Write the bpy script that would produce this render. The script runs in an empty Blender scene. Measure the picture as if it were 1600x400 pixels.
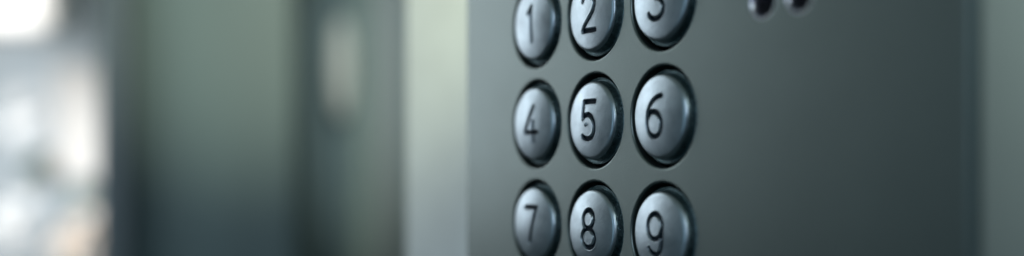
import bpy, bmesh, math
import numpy as np
from mathutils import Vector, Matrix, noise

U = 0.02                                   # one key pitch = 20 mm
sc = bpy.context.scene
COL = sc.collection
CAM_Z = 1.5

# ------------------------------------------------------------------ helpers
def link(o, parent=None):
    COL.objects.link(o)
    if parent: o.parent = parent
    return o

def tag(o, label=None, cat=None, group=None, kind=None):
    if label: o['label'] = label
    if cat: o['category'] = cat
    if group: o['group'] = group
    if kind: o['kind'] = kind
    return o

def empty(name, loc, rz=0):
    o = bpy.data.objects.new(name, None)
    o.empty_display_size = 0.02
    o.location = loc; o.rotation_euler = (0, 0, rz)
    return link(o)

def mesh_obj(name, verts, faces, mat, parent=None, smooth=False):
    me = bpy.data.meshes.new(name)
    me.from_pydata([tuple(v) for v in verts], [], [tuple(f) for f in faces])
    me.materials.append(mat)
    if smooth: me.shade_smooth()
    me.update()
    return link(bpy.data.objects.new(name, me), parent)

def bm_obj(name, bm, mat, parent=None, smooth_angle=None):
    bmesh.ops.recalc_face_normals(bm, faces=bm.faces)
    me = bpy.data.meshes.new(name)
    bm.to_mesh(me); bm.free()
    me.materials.append(mat)
    if smooth_angle:
        me.shade_smooth(); me.set_sharp_from_angle(angle=math.radians(smooth_angle))
    return link(bpy.data.objects.new(name, me), parent)

def box(bm, x0, x1, y0, y1, z0, z1, bev=0):
    r = bmesh.ops.create_cube(bm, size=1)
    vs = r['verts']
    for v in vs:
        v.co = Vector(((x0+x1)/2+v.co.x*(x1-x0), (y0+y1)/2+v.co.y*(y1-y0), (z0+z1)/2+v.co.z*(z1-z0)))
    if bev:
        es = list({e for v in vs for e in v.link_edges})
        bmesh.ops.bevel(bm, geom=es, offset=bev, segments=3, affect='EDGES', profile=0.5)

def mat(name, base, rough=0.5, metal=0.0, spec=0.5, noise_amt=0.0, noise_scale=60,
        bump=0.0, bump_scale=800, aniso=0.0, coat=0.0, stretch=(1, 1, 1), rough_var=0.0):
    m = bpy.data.materials.new(name); m.use_nodes = True
    nt = m.node_tree; b = nt.nodes['Principled BSDF']
    b.inputs['Base Color'].default_value = (*base, 1)
    b.inputs['Roughness'].default_value = rough
    b.inputs['Metallic'].default_value = metal
    b.inputs['Specular IOR Level'].default_value = spec
    if coat: b.inputs['Coat Weight'].default_value = coat
    tc = nt.nodes.new('ShaderNodeTexCoord')
    mp = nt.nodes.new('ShaderNodeMapping'); mp.inputs['Scale'].default_value = stretch
    oi = nt.nodes.new('ShaderNodeObjectInfo'); va = nt.nodes.new('ShaderNodeVectorMath'); va.operation = 'ADD'
    nt.links.new(tc.outputs['Object'], va.inputs[0]); nt.links.new(oi.outputs['Location'], va.inputs[1])
    nt.links.new(va.outputs[0], mp.inputs['Vector'])
    def nz(scale, detail=6, rg=0.6):
        n = nt.nodes.new('ShaderNodeTexNoise')
        n.inputs['Scale'].default_value = scale; n.inputs['Detail'].default_value = detail
        n.inputs['Roughness'].default_value = rg
        nt.links.new(mp.outputs['Vector'], n.inputs['Vector']); return n
    if noise_amt:
        n = nz(noise_scale)
        r = nt.nodes.new('ShaderNodeMapRange')
        r.inputs['From Min'].default_value = 0.25; r.inputs['From Max'].default_value = 0.75
        r.inputs['To Min'].default_value = 1-noise_amt; r.inputs['To Max'].default_value = 1+noise_amt
        nt.links.new(n.outputs['Fac'], r.inputs['Value'])
        mx = nt.nodes.new('ShaderNodeMix'); mx.data_type = 'RGBA'; mx.blend_type = 'MULTIPLY'
        mx.inputs['Factor'].default_value = 1; mx.inputs[6].default_value = (*base, 1)
        nt.links.new(r.outputs['Result'], mx.inputs[7])
        nt.links.new(mx.outputs[2], b.inputs['Base Color'])
    if rough_var:
        n = nz(noise_scale*0.7)
        r = nt.nodes.new('ShaderNodeMapRange')
        r.inputs['From Min'].default_value = 0.3; r.inputs['From Max'].default_value = 0.7
        r.inputs['To Min'].default_value = rough-rough_var; r.inputs['To Max'].default_value = rough+rough_var
        nt.links.new(n.outputs['Fac'], r.inputs['Value'])
        nt.links.new(r.outputs['Result'], b.inputs['Roughness'])
    if bump:
        n = nz(bump_scale, 3)
        bp = nt.nodes.new('ShaderNodeBump'); bp.inputs['Strength'].default_value = bump
        bp.inputs['Distance'].default_value = 0.0002
        nt.links.new(n.outputs['Fac'], bp.inputs['Height'])
        nt.links.new(bp.outputs['Normal'], b.inputs['Normal'])
    return m

# ------------------------------------------------------------------ materials
M_plate = mat('satin_painted_steel', (0.115, 0.150, 0.147), rough=0.39, metal=0.92, noise_amt=0.04, noise_scale=70, rough_var=0.012, bump=0.10, bump_scale=2600)
M_side = mat('housing_grey', (0.24, 0.285, 0.265), rough=0.55, metal=0.0, noise_amt=0.04, noise_scale=60)
M_rubber = mat('black_rubber', (0.006, 0.009, 0.010), rough=0.7)
M_key = mat('cast_zinc', (0.28, 0.345, 0.385), rough=0.36, metal=1.0, noise_amt=0.17, noise_scale=330,
            bump=0.22, bump_scale=3000, rough_var=0.06)
M_skirt = mat('cast_zinc_shaded_edge', (0.10, 0.16, 0.175), rough=0.33, metal=1.0, noise_amt=0.6, noise_scale=1500,
              bump=1.0, bump_scale=3800, rough_var=0.1)  # darker copy of the key metal; shade of the gap is in its colour
M_ink = mat('engraving_paint', (0.004, 0.010, 0.016), rough=0.7, spec=0.08)
M_wall = mat('pale_plaster', (0.55, 0.61, 0.61), rough=0.7, noise_amt=0.12, noise_scale=30, bump=0.2, bump_scale=300)
M_door = mat('grey_green_door_paint', (0.098, 0.152, 0.162), rough=0.5, noise_amt=0.22, noise_scale=7, stretch=(1.6, 1, 0.25))
M_frame = mat('slate_frame', (0.10, 0.135, 0.155), rough=0.45, noise_amt=0.05, noise_scale=8)
M_back = mat('green_grey_wall', (0.20, 0.275, 0.28), rough=0.65, noise_amt=0.25, noise_scale=6, stretch=(1.5, 1, 0.3))
M_backd = mat("dark_green_panel", (0.18, 0.235, 0.23), rough=0.6, noise_amt=0.06, noise_scale=3)
M_post = mat('pale_slate_metal', (0.17, 0.215, 0.24), rough=0.5, noise_amt=0.04, noise_scale=8)
M_lampsh = mat('opal_shade', (0.85, 0.88, 0.80), rough=0.4)
M_lampb = mat('lamp_bracket', (0.10, 0.12, 0.12), rough=0.4, metal=0.6)
M_blue = mat('blue_grey_render', (0.47, 0.54, 0.59), rough=0.8, noise_amt=0.22, noise_scale=2)
M_white = mat('white_paint', (0.86, 0.85, 0.82), rough=0.6, noise_amt=0.03, noise_scale=4)
M_cream = mat('cream_highlight', (0.80, 0.70, 0.61), rough=0.6, noise_amt=0.03, noise_scale=4)
M_leaf = mat('dark_leaf', (0.11, 0.15, 0.12), rough=0.6, noise_amt=0.3, noise_scale=8)
M_floor = mat('floor_stone', (0.10, 0.13, 0.15), rough=0.5, noise_amt=0.2, noise_scale=4)

# ------------------------------------------------------------------ door entry panel
TH = math.atan2(0.855, 0.519)
C0 = Vector((0.763*U, 10.65*U, CAM_Z))
panel = empty('door_entry_panel', (C0.x, C0.y, CAM_Z), -TH)
tag(panel, 'grey metal door entry panel with nine round silver number keys', 'intercom')
# local frame: x = along the plate towards the camera, z = up, -y = out of the plate, metres

T0, T1, ZB, ZT = -2.45, 4.06, -4.6, 4.4
ROWS = [1.435, 0.435, -0.565]
HOLE_R = 0.4425
grille = [(2.2, 1.268), (2.58, 1.268), (2.01, 1.61), (2.39, 1.61), (2.77, 1.61),
          (1.82, 1.945), (2.2, 1.945), (2.58, 1.945), (2.96, 1.945),
          (2.01, 2.28), (2.39, 2.28), (2.77, 2.28), (2.2, 2.615), (2.58, 2.615)]

def plate_mesh():
    cu = bpy.data.curves.new('faceplate', 'CURVE')
    cu.dimensions = '2D'; cu.fill_mode = 'BOTH'
    def poly(pts):
        s = cu.splines.new('POLY'); s.points.add(len(pts)-1)
        for p, q in zip(s.points, pts): p.co = (q[0]*U, q[1]*U, 0, 1)
        s.use_cyclic_u = True
    e = 0.03
    T0e, T1e, ZBe, ZTe = T0+e, T1-e, ZB+e, ZT-e
    rc = 0.12; pts = []
    for cx, cy, a0 in ((T1e-rc, ZTe-rc, 0), (T0e+rc, ZTe-rc, 90), (T0e+rc, ZBe+rc, 180), (T1e-rc, ZBe+rc, 270)):
        for k in range(9):
            a = math.radians(a0+k*90/8); pts.append((cx+rc*math.cos(a), cy+rc*math.sin(a)))
    poly(pts)
    def circ(cx, cy, r, n):
        poly([(cx+r*math.cos(2*math.pi*k/n), cy+r*math.sin(2*math.pi*k/n)) for k in range(n)])
    for c in (-1, 0, 1):
        for r in ROWS: circ(c, r, HOLE_R+0.017, 128)
    for g in grille: circ(g[0], g[1], 0.151, 48)
    cu.extrude = 0.045*U
    cu.bevel_depth = 0.019*U; cu.bevel_resolution = 2
    o = bpy.data.objects.new('tmp', cu); COL.objects.link(o)
    dg = bpy.context.evaluated_depsgraph_get()
    me = bpy.data.meshes.new_from_object(o.evaluated_get(dg))
    bpy.data.objects.remove(o)
    me.name = 'faceplate'
    # curve plane xy -> local xz, front faces -y
    me.transform(Matrix.Rotation(math.radians(90), 4, 'X'))
    # front surface at y = 0
    ys = min(v.co.y for v in me.vertices)
    me.transform(Matrix.Translation((0, -ys, 0)))
    me.materials.clear(); me.materials.append(M_plate)
    for p in me.polygons: p.use_smooth = True
    me.set_sharp_from_angle(angle=math.radians(14))
    return me
plate = link(bpy.data.objects.new('faceplate', plate_mesh()), panel)

# housing tray behind the plate
bm = bmesh.new()
D0, D1, W = 0.122, 1.5, 0.12
box(bm, (T0+0.02)*U, (T0+W)*U, D0*U, D1*U, (ZB+.02)*U, (ZT-.02)*U)
box(bm, (T1-W)*U, (T1-0.02)*U, D0*U, D1*U, (ZB+.02)*U, (ZT-.02)*U)
box(bm, (T0+W)*U, (T1-W)*U, D0*U, D1*U, (ZT-W)*U, (ZT-.02)*U)
box(bm, (T0+W)*U, (T1-W)*U, D0*U, D1*U, (ZB+.02)*U, (ZB+W)*U)
bm_obj('housing', bm, M_side, panel)
bm = bmesh.new()
box(bm, (T0+W+.01)*U, (1.62)*U, 0.42*U, 0.5*U, (ZB+W+.01)*U, (2.2)*U)
bm_obj('rubber_mat', bm, M_rubber, panel)
bm = bmesh.new()
box(bm, (1.66)*U, (T1-W-.01)*U, 0.32*U, 0.42*U, (0.8)*U, (3.2)*U)
bm_obj('speaker_gauze', bm, M_rubber, panel)

# bright rings added in the loudspeaker holes for a lit inner edge
M_eye = mat('bright_lip_ring', (0.52, 0.55, 0.62), rough=0.34, metal=1.0, noise_amt=0.05, noise_scale=300)
eye_prof = [(0.149, 0.115), (0.147, 0.02), (0.144, 0.006), (0.139, 0.001), (0.132, 0.006), (0.125, 0.018), (0.119, 0.035), (0.115, 0.06), (0.113, 0.10), (0.113, 0.2)]
N = 48; ev, ef = [], []
for r, y in eye_prof:
    for k in range(N):
        a = 2*math.pi*k/N; ev.append((r*math.cos(a)*U, y*U, r*math.sin(a)*U))
for i in range(len(eye_prof)-1):
    for k in range(N):
        k2 = (k+1) % N; ef.append((i*N+k, (i+1)*N+k, (i+1)*N+k2, i*N+k2))
eye = mesh_obj('lip_ring', ev, ef, M_eye, panel, True)
for i, g in enumerate(grille):
    e_ = eye if i == 0 else link(eye.copy(), panel)
    e_.location = (g[0]*U, -0.001*U, g[1]*U)

# ------------------------------------------------------------------ digits as strokes (box 1 x 1, origin at centre)
def arc(cx, cy, rx, ry, a0, a1, n=28):
    return [(cx+rx*math.cos(math.radians(a0+(a1-a0)*k/n)), cy+ry*math.sin(math.radians(a0+(a1-a0)*k/n))) for k in range(n+1)]
def bez(p0, p1, p2, p3, n=24):
    out = []
    for k in range(n+1):
        t = k/n; s = 1-t
        out.append(tuple(s**3*a+3*s*s*t*b+3*s*t*t*c+t**3*d for a, b, c, d in zip(p0, p1, p2, p3)))
    return out
DIG = {
 1: [[(-0.22, 0.30), (0.05, 0.5), (0.05, -0.5)]],
 2: [arc(0, 0.20, 0.46, 0.30, 160, -28) + bez((0.42, 0.06), (0.30, -0.12), (-0.25, -0.30), (-0.46, -0.5)), [(-0.46, -0.5), (0.48, -0.5)]],
 3: [arc(-0.02, 0.255, 0.42, 0.245, 150, -80), arc(-0.02, -0.235, 0.50, 0.265, 85, -150)],
 4: [[(0.20, 0.5), (-0.5, -0.24), (0.52, -0.24)], [(0.20, 0.06), (0.20, -0.5)]],
 5: [[(0.44, 0.5), (-0.36, 0.5), (-0.40, 0.06)], bez((-0.40, 0.06), (-0.2, 0.16), (0.05, 0.17), (0.18, 0.12)) + bez((0.18, 0.12), (0.52, 0.0), (0.56, -0.34), (0.22, -0.46)) + bez((0.22, -0.46), (0.0, -0.52), (-0.25, -0.5), (-0.46, -0.42))],
 6: [bez((0.42, 0.5), (-0.10, 0.48), (-0.46, 0.24), (-0.46, -0.14)) + arc(0, -0.19, 0.46, 0.31, 180, 540, 48)],
 7: [[(-0.46, 0.5), (0.46, 0.5)], [(0.46, 0.5), (-0.14, -0.5)]],
 8: [arc(0, 0.255, 0.38, 0.245, 0, 360, 48), arc(0, -0.245, 0.46, 0.255, 0, 360, 48)],
 9: [arc(0, 0.19, 0.46, 0.31, 0, 360, 48), bez((0.46, 0.19), (0.46, -0.10), (0.46, -0.50), (0.02, -0.50)) + bez((0.02, -0.5), (-0.15, -0.5), (-0.30, -0.46), (-0.40, -0.36))],
}
DW, DH, SW = 0.212, 0.345, 0.0190

def stroke_dist(P, digit):
    best = np.full(len(P), 9.0)
    for line in DIG[digit]:
        L = np.array(line)*np.array([DW, DH]) + np.array([{6: -0.028, 9: -0.018, 3: -0.01}.get(digit, 0), 0])
        for a, b in zip(L[:-1], L[1:]):
            ab = b-a; q = float(ab@ab)
            if q < 1e-12: continue
            t = np.clip(((P-a)@ab)/q, 0, 1)
            d = np.linalg.norm(P-(a+t[:, None]*ab), axis=1)
            best = np.minimum(best, d)
    return best

def sm(x):
    x = np.clip(x, 0, 1); return x*x*(3-2*x)

# face: dome z(r); z outwards
RF = 0.333
def dome(r): return 0.078 - 0.33*r**2
prof = []
zf = dome(RF); sl = -0.8*RF
prof += [(0.343, zf-0.0050), (0.3515, zf-0.0105), (0.358, zf-0.0185), (0.362, zf-0.029), (0.3645, zf-0.045),
         (0.367, zf-0.065), (0.370, zf-0.085), (0.3725, zf-0.098), (0.376, zf-0.104), (0.382, zf-0.102), (0.390, zf-0.094),
         (0.394, zf-0.090), (0.398, zf-0.090), (0.401, zf-0.094), (0.402, zf-0.105), (0.402, -0.35)]

NA, NR = 420, 92
def make_key(digit, col, rowz):
    ang = np.linspace(0, 2*np.pi, NA, endpoint=False)
    rr = np.linspace(0, 1, NR+1)[1:]*RF
    R, A = np.meshgrid(rr, ang, indexing='ij')
    X, Z = (R*np.cos(A)).ravel(), (R*np.sin(A)).ravel()
    P = np.stack([X, Z], 1)
    P = np.vstack([[0, 0], P])
    d = stroke_dist(P, digit)
    H = dome(np.linalg.norm(P, axis=1))
    H = H - 0.026*sm((SW+0.009-d)/(SW*0.75))
    # faint raised lip around the cut, as pressed metal shows
    H = H + 0.0012*np.exp(-((d-SW-0.009)/0.006)**2)
    # hand-worn unevenness of the casting
    H = H + np.array([noise.noise(Vector((p[0]*7+digit*3, p[1]*7, digit)))*0.0007 for p in P])
    if digit == 5:
        c = np.linalg.norm(P-np.array([-0.035, -0.035]), axis=1)
        H = H + 0.016*sm((0.024-c)/0.018)
    verts = [(p[0], -h, p[1]) for p, h in zip(P, H)]
    for (r, z) in prof:
        for k, a in enumerate(ang):
            w = 0.0012*noise.noise(Vector((math.cos(a)*6+digit, math.sin(a)*6, z*20)))
            verts.append(((r+w)*math.cos(a), -z, (r+w)*math.sin(a)))
    faces = []
    for k in range(NA): faces.append((0, 1+(k+1) % NA, 1+k))
    rings = NR+len(prof)
    for i in range(rings-1):
        b0, b1 = 1+i*NA, 1+(i+1)*NA
        for k in range(NA):
            k2 = (k+1) % NA
            faces.append((b0+k, b0+k2, b1+k2, b1+k))
    V = np.array(verts)*U
    me = bpy.data.meshes.new('tmp'); me.from_pydata(V.tolist(), [], faces); me.update()
    # make normals point outwards (-y on the face)
    if me.polygons[10].normal.y > 0:
        faces = [tuple(reversed(f)) for f in faces]
        bpy.data.meshes.remove(me)
        me = bpy.data.meshes.new('tmp'); me.from_pydata(V.tolist(), [], faces); me.update()
    nrm = np.zeros(len(V)*3); me.vertices.foreach_get('normal', nrm) if False else None
    nrm = np.array([v.normal[:] for v in me.vertices])
    bpy.data.meshes.remove(me)
    dist = np.full(len(V), 9.0); dist[:len(P)] = d
    F4 = faces
    isink = [max(dist[v] for v in f) < 9 and (sum(dist[v] for v in f)/len(f)) < SW for f in F4]
    nf_face = NA+(NR-1+1)*NA
    def sub(name, sel, mats, parent):
        idx = sorted({v for i in sel for v in F4[i]}); mp = {v: j for j, v in enumerate(idx)}
        m = bpy.data.meshes.new(name)
        m.from_pydata([tuple(V[v]) for v in idx], [], [tuple(mp[v] for v in F4[i]) for i in sel])
        for x in mats: m.materials.append(x)
        m.shade_smooth(); m.update()
        if len(mats) > 1:
            for pnum, i in enumerate(sel):
                ring = (i-NA)//NA
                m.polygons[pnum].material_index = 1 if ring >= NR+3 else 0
        m.normals_split_custom_set_from_vertices([tuple(nrm[v]) for v in idx])
        return link(bpy.data.objects.new(name, m), parent)
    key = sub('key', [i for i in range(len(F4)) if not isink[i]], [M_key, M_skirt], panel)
    key.location = (col*U, 0.0, rowz*U)
    names = {1: 'one', 2: 'two', 3: 'three', 4: 'four', 5: 'five', 6: 'six', 7: 'seven', 8: 'eight', 9: 'nine'}
    key['label'] = 'round domed silver key engraved with the digit %d' % digit
    key['group'] = 'number keys of the door entry panel'
    dg = sub('digit', [i for i in range(len(F4)) if isink[i]], [M_ink], key)
    dg['label'] = 'dark engraved digit %d' % digit
    # slight individual play of each key in its hole
    key.rotation_euler = (math.radians(0.8*math.sin(digit*2.1)), 0, math.radians(0.9*math.cos(digit*1.7)))

n = 1
for rz in ROWS:
    for c in (-1, 0, 1):
        make_key(n, c, rz); n += 1

# ------------------------------------------------------------------ wall the panel hangs on (same direction as the panel)
wall = empty('wall', (C0.x, C0.y, 0), -TH)
bm = bmesh.new(); box(bm, -7.1*U, 5.6*U, 1.505*U, 6*U, 0, 2.6, 0.002)
w = bm_obj('wall', bm, M_wall)
w.location = (C0.x, C0.y, 0); w.rotation_euler = (0, 0, -TH)
bpy.data.objects.remove(wall)
w.name = 'wall'
tag(w, 'pale plastered wall end behind the grey door entry panel', 'wall', kind='structure')

# ------------------------------------------------------------------ room behind, strongly out of focus
F = 1800.0
def at(px, Y):                      # real x of something seen at photo column px when it stands at depth Y
    return (px-800)/F*Y
def hz(py, Y):
    return CAM_Z + (262-py)/F*Y

# door leaf and frame
Y = 0.85
door = empty('metal_door', (at(320, Y), Y+.02, 0)); tag(door, 'grey green metal door leaf in a dark slate frame', 'door')
ox = at(320, Y)
bm = bmesh.new(); box(bm, at(196, Y)-ox, at(452, Y)-ox, -0.005, 0.03, 0.01, 2.15, 0.002)
bm_obj('door_leaf', bm, M_door, door)
bm = bmesh.new(); box(bm, at(152, Y)-ox, at(200, Y)-ox, -0.02, 0.05, 0.0, 2.2, 0.002)
bm_obj('door_frame', bm, M_frame, door)

# far wall with recessed dark panel and lamp
Y = 1.25
bm = bmesh.new(); box(bm, at(350, Y), at(800, Y), Y+0.03, Y+0.1, 0, 2.6)
b = bm_obj('back_wall', bm, M_back); tag(b, 'green grey wall at the back of the lobby', 'wall', kind='structure')
bm = bmesh.new(); box(bm, at(300, Y), at(486, Y), Y-0.03, Y+0.02, 0, 2.5, 0.003)
b = bm_obj('dark_cladding_panel', bm, M_backd); tag(b, 'dark green cladding panel standing next to the door leaf', 'panel')
bm = bmesh.new(); box(bm, at(588, Y), at(640, Y), Y-0.03, Y+0.02, 0, 2.5, 0.003)
b = bm_obj('slate_post', bm, M_post); tag(b, 'slate grey post before the back wall', 'post')

# wall lamp: oval opal shade on a bracket
lx, lz = at(535, Y), hz(106, Y)
lamp = empty('wall_lamp', (lx, Y+0.03, lz)); tag(lamp, 'small oval opal lamp on the back wall', 'lamp')
bm = bmesh.new(); bmesh.ops.create_uvsphere(bm, u_segments=32, v_segments=20, radius=1)
for v in bm.verts: v.co = Vector((v.co.x*0.011, -0.035+v.co.y*0.02, v.co.z*0.054))
_b = M_lampsh.node_tree.nodes['Principled BSDF']; _b.inputs['Emission Color'].default_value = (1, 0.98, 0.88, 1); _b.inputs['Emission Strength'].default_value = 0.12
bm_obj('lamp_shade', bm, M_lampsh, lamp, 60)
bm = bmesh.new(); box(bm, -0.009, 0.009, -0.012, 0, -0.022, 0.022, 0.002)
bm_obj('bracket', bm, M_lampb, lamp)

# outside, at the far left: pale facade and shrub with painted highlights
Y = 2.6
bm = bmesh.new(); box(bm, at(-500, Y), at(300, Y), Y+.3, Y+.4, 0, 3.2)
b = bm_obj('house_wall', bm, M_blue); tag(b, 'blue grey rendered house wall beyond the door frame', 'wall')

def disc_cloud(name, pts, m, Y, parent):
    """blossom clumps: many small petals gathered round real positions"""
    bm = bmesh.new(); k = 0
    for (px, py, w_, h_) in pts:
        n = max(10, int(w_*h_/38))
        for i in range(n):
            k += 1
            a = k*2.39996; r = math.sqrt((i+.5)/n)
            x = at(px+math.cos(a)*r*w_, Y); z = hz(py+math.sin(a)*r*h_, Y)
            y = Y+0.05*math.sin(k*1.7)
            s = 0.017*(1+.4*math.sin(k*3.1))
            mt = Matrix.Translation((x, y, z)) @ Matrix.Rotation(math.sin(k)*.7, 4, 'X') @ Matrix.Rotation(math.cos(k*1.3)*.7, 4, 'Z')
            bmesh.ops.create_circle(bm, cap_ends=True, segments=7, radius=s, matrix=mt @ Matrix.Rotation(math.radians(90), 4, 'X'))
    return bm_obj(name, bm, m, parent)

shrub = empty('dappled_shrub', (at(90, 2.3), 2.3, 0)); tag(shrub, 'shrub with pale painted blossom outside the door', 'shrub')
shrub_inv = Matrix.Translation(-Vector(shrub.location))
def discs(name, pts, m, Y=2.3):
    o = disc_cloud(name, pts, m, Y, shrub); o.data.transform(shrub_inv); return o
discs('highlight', [(118, 380, 25, 36)], M_cream)  # pale discs put blurred sunlit highlights into the colour
discs('highlight', [(34, 185, 15, 38), (22, 350, 13, 45)], mat('white_highlight', (0.70, 0.72, 0.73), rough=0.6, noise_amt=0.03, noise_scale=4))
discs('foliage', [(140, 302, 22, 9), (62, 262, 12, 20)], M_leaf, 2.34)
bm = bmesh.new()
bmesh.ops.create_cone(bm, cap_ends=True, segments=10, radius1=0.03, radius2=0.012, depth=1.4, matrix=Matrix.Translation((0, 0.06, 0.7)))
bm_obj('stem', bm, M_leaf, shrub, 40)

# bright awning corner, top left, and the white shutter added on the house wall as a tall glow
Y = 2.2
bm = bmesh.new(); box(bm, at(-260, Y), at(84, Y), Y, Y+.12, hz(48, Y), hz(-160, Y), 0.03)
b = bm_obj('awning', bm, M_white); tag(b, 'white awning at the top left corner beyond the shrub', 'awning')
Y = 2.86
bm = bmesh.new(); box(bm, at(80, Y), at(168, Y), Y, Y+.036, hz(280, Y), hz(100, Y), 0.01)
b = bm_obj('pale_glow_slab', bm, mat('chalky_white', (0.80, 0.79, 0.77), rough=0.7, noise_amt=0.25, noise_scale=9, stretch=(1, 1, 0.3))); tag(b, 'added tall white shutter on the blue grey house wall', 'slab')

# ground
bm = bmesh.new(); box(bm, -4, 4, -2, 5, -0.1, 0)
b = bm_obj('floor', bm, M_floor); tag(b, kind='structure')

# ------------------------------------------------------------------ light
def area(name, loc, target, size, power, color, sy=None, spread=None):
    l = bpy.data.lights.new(name, 'AREA'); l.energy = power; l.color = color
    l.shape = 'RECTANGLE'; l.size = size; l.size_y = sy or size
    if spread: l.spread = math.radians(spread)
    o = bpy.data.objects.new(name, l); link(o); o.location = loc
    o.rotation_euler = (Vector(target)-Vector(loc)).to_track_quat('-Z', 'Y').to_euler(); return o
PC = Vector((C0.x, C0.y, CAM_Z))
def around(az, el, dist):           # direction seen from the keypad: az 0 = +y, negative = left
    a, e = math.radians(az), math.radians(el)
    return PC + dist*Vector((math.sin(a)*math.cos(e), math.cos(a)*math.cos(e), math.sin(e)))
def spot(name, loc, target, power, color, angle, size=0.02):
    l = bpy.data.lights.new(name, 'SPOT'); l.energy = power; l.color = color
    l.spot_size = math.radians(angle); l.spot_blend = 1.0; l.shadow_soft_size = size
    o = bpy.data.objects.new(name, l); link(o); o.location = loc
    o.rotation_euler = (Vector(target)-Vector(loc)).to_track_quat('-Z', 'Y').to_euler(); return o
area('window_light', around(-53, 15, 0.75), PC, 0.34, 2.0, (0.92, 0.955, 1.0), 0.5)
area('rim_fill', around(-122, 4, 0.8), PC, 0.07, 0.62, (0.55, 0.80, 1.0), 0.5)  # added strip lamp for a thin blue glint on the key shoulders
area('hole_edge_fill', around(-168, 16, 0.6), PC, 0.10, 0.9, (0.74, 0.84, 1.0), 0.16)  # unseen lamp added near the camera to brighten hole edges and key rims
spot('housing_fade_spot', (0.16, -0.06, CAM_Z+0.16), (0.078, 0.150, CAM_Z+0.031), 1.9, (0.90, 1.0, 0.95), 15)  # added close spot; its soft cone edge fades the housing side downwards
spot('wall_fade_spot', (-0.09, 0.12, CAM_Z+0.16), (-0.012, 0.34, CAM_Z+0.048), 2.3, (1.0, 0.99, 0.66), 27)  # added spot whose penumbra brightens the top of the wall strip
spot('door_fade_spot', (-0.14, 0.12, CAM_Z+0.25), (-0.19, 0.85, CAM_Z+0.125), 17, (1.0, 1.0, 0.74), 25)  # unseen spot, added for the fade from top to bottom of the door
spot('back_wall_fill', (-0.06, 0.70, CAM_Z+0.30), (-0.16, 1.25, CAM_Z+.10), 5.5, (0.90, 1.0, 1.0), 36)  # added spot out of view that lifts the back wall and post
area('outside_light', (-1.5, 1.2, CAM_Z+0.25), (-0.95, 2.4, CAM_Z+0.05), 0.5, 7.0, (1.0, 0.99, 0.98), 0.5, 70)

wd = bpy.data.worlds.new('World'); sc.world = wd; wd.use_nodes = True
nt = wd.node_tree; bg = nt.nodes['Background']
tc = nt.nodes.new('ShaderNodeTexCoord'); sx = nt.nodes.new('ShaderNodeSeparateXYZ')
cr = nt.nodes.new('ShaderNodeValToRGB'); mr = nt.nodes.new('ShaderNodeMapRange')
mr.inputs['From Min'].default_value = -1; mr.inputs['From Max'].default_value = 1
nt.links.new(tc.outputs['Generated'], sx.inputs[0]); nt.links.new(sx.outputs['Z'], mr.inputs['Value'])
nt.links.new(mr.outputs['Result'], cr.inputs['Fac'])
e = cr.color_ramp.elements
e[0].position = 0.25; e[0].color = (0.016, 0.038, 0.050, 1)
e[1].position = 0.75; e[1].color = (0.19, 0.23, 0.20, 1)
m_ = e.new(0.5); m_.color = (0.046, 0.074, 0.086, 1)
nt.links.new(cr.outputs['Color'], bg.inputs['Color']); bg.inputs['Strength'].default_value = 0.8

# ------------------------------------------------------------------ camera
cam = bpy.data.cameras.new('camera'); co = link(bpy.data.objects.new('camera', cam))
co.location = (0, 0, CAM_Z); co.rotation_euler = (math.radians(90), 0, 0)
cam.sensor_width = 36; cam.lens = 36*F/1600; cam.shift_y = 62/1600
cam.clip_start = 0.01; cam.clip_end = 100
cam.dof.use_dof = True; cam.dof.focus_distance = 10.35*U
cam.dof.aperture_fstop = (cam.lens/1000)/(0.44*U)
sc.camera = co
sc.view_settings.view_transform = 'Standard'; sc.view_settings.look = 'None'
sc.view_settings.exposure = 0; sc.view_settings.gamma = 1
sc.cycles.use_denoising = True
sc.cycles.max_bounces = 6
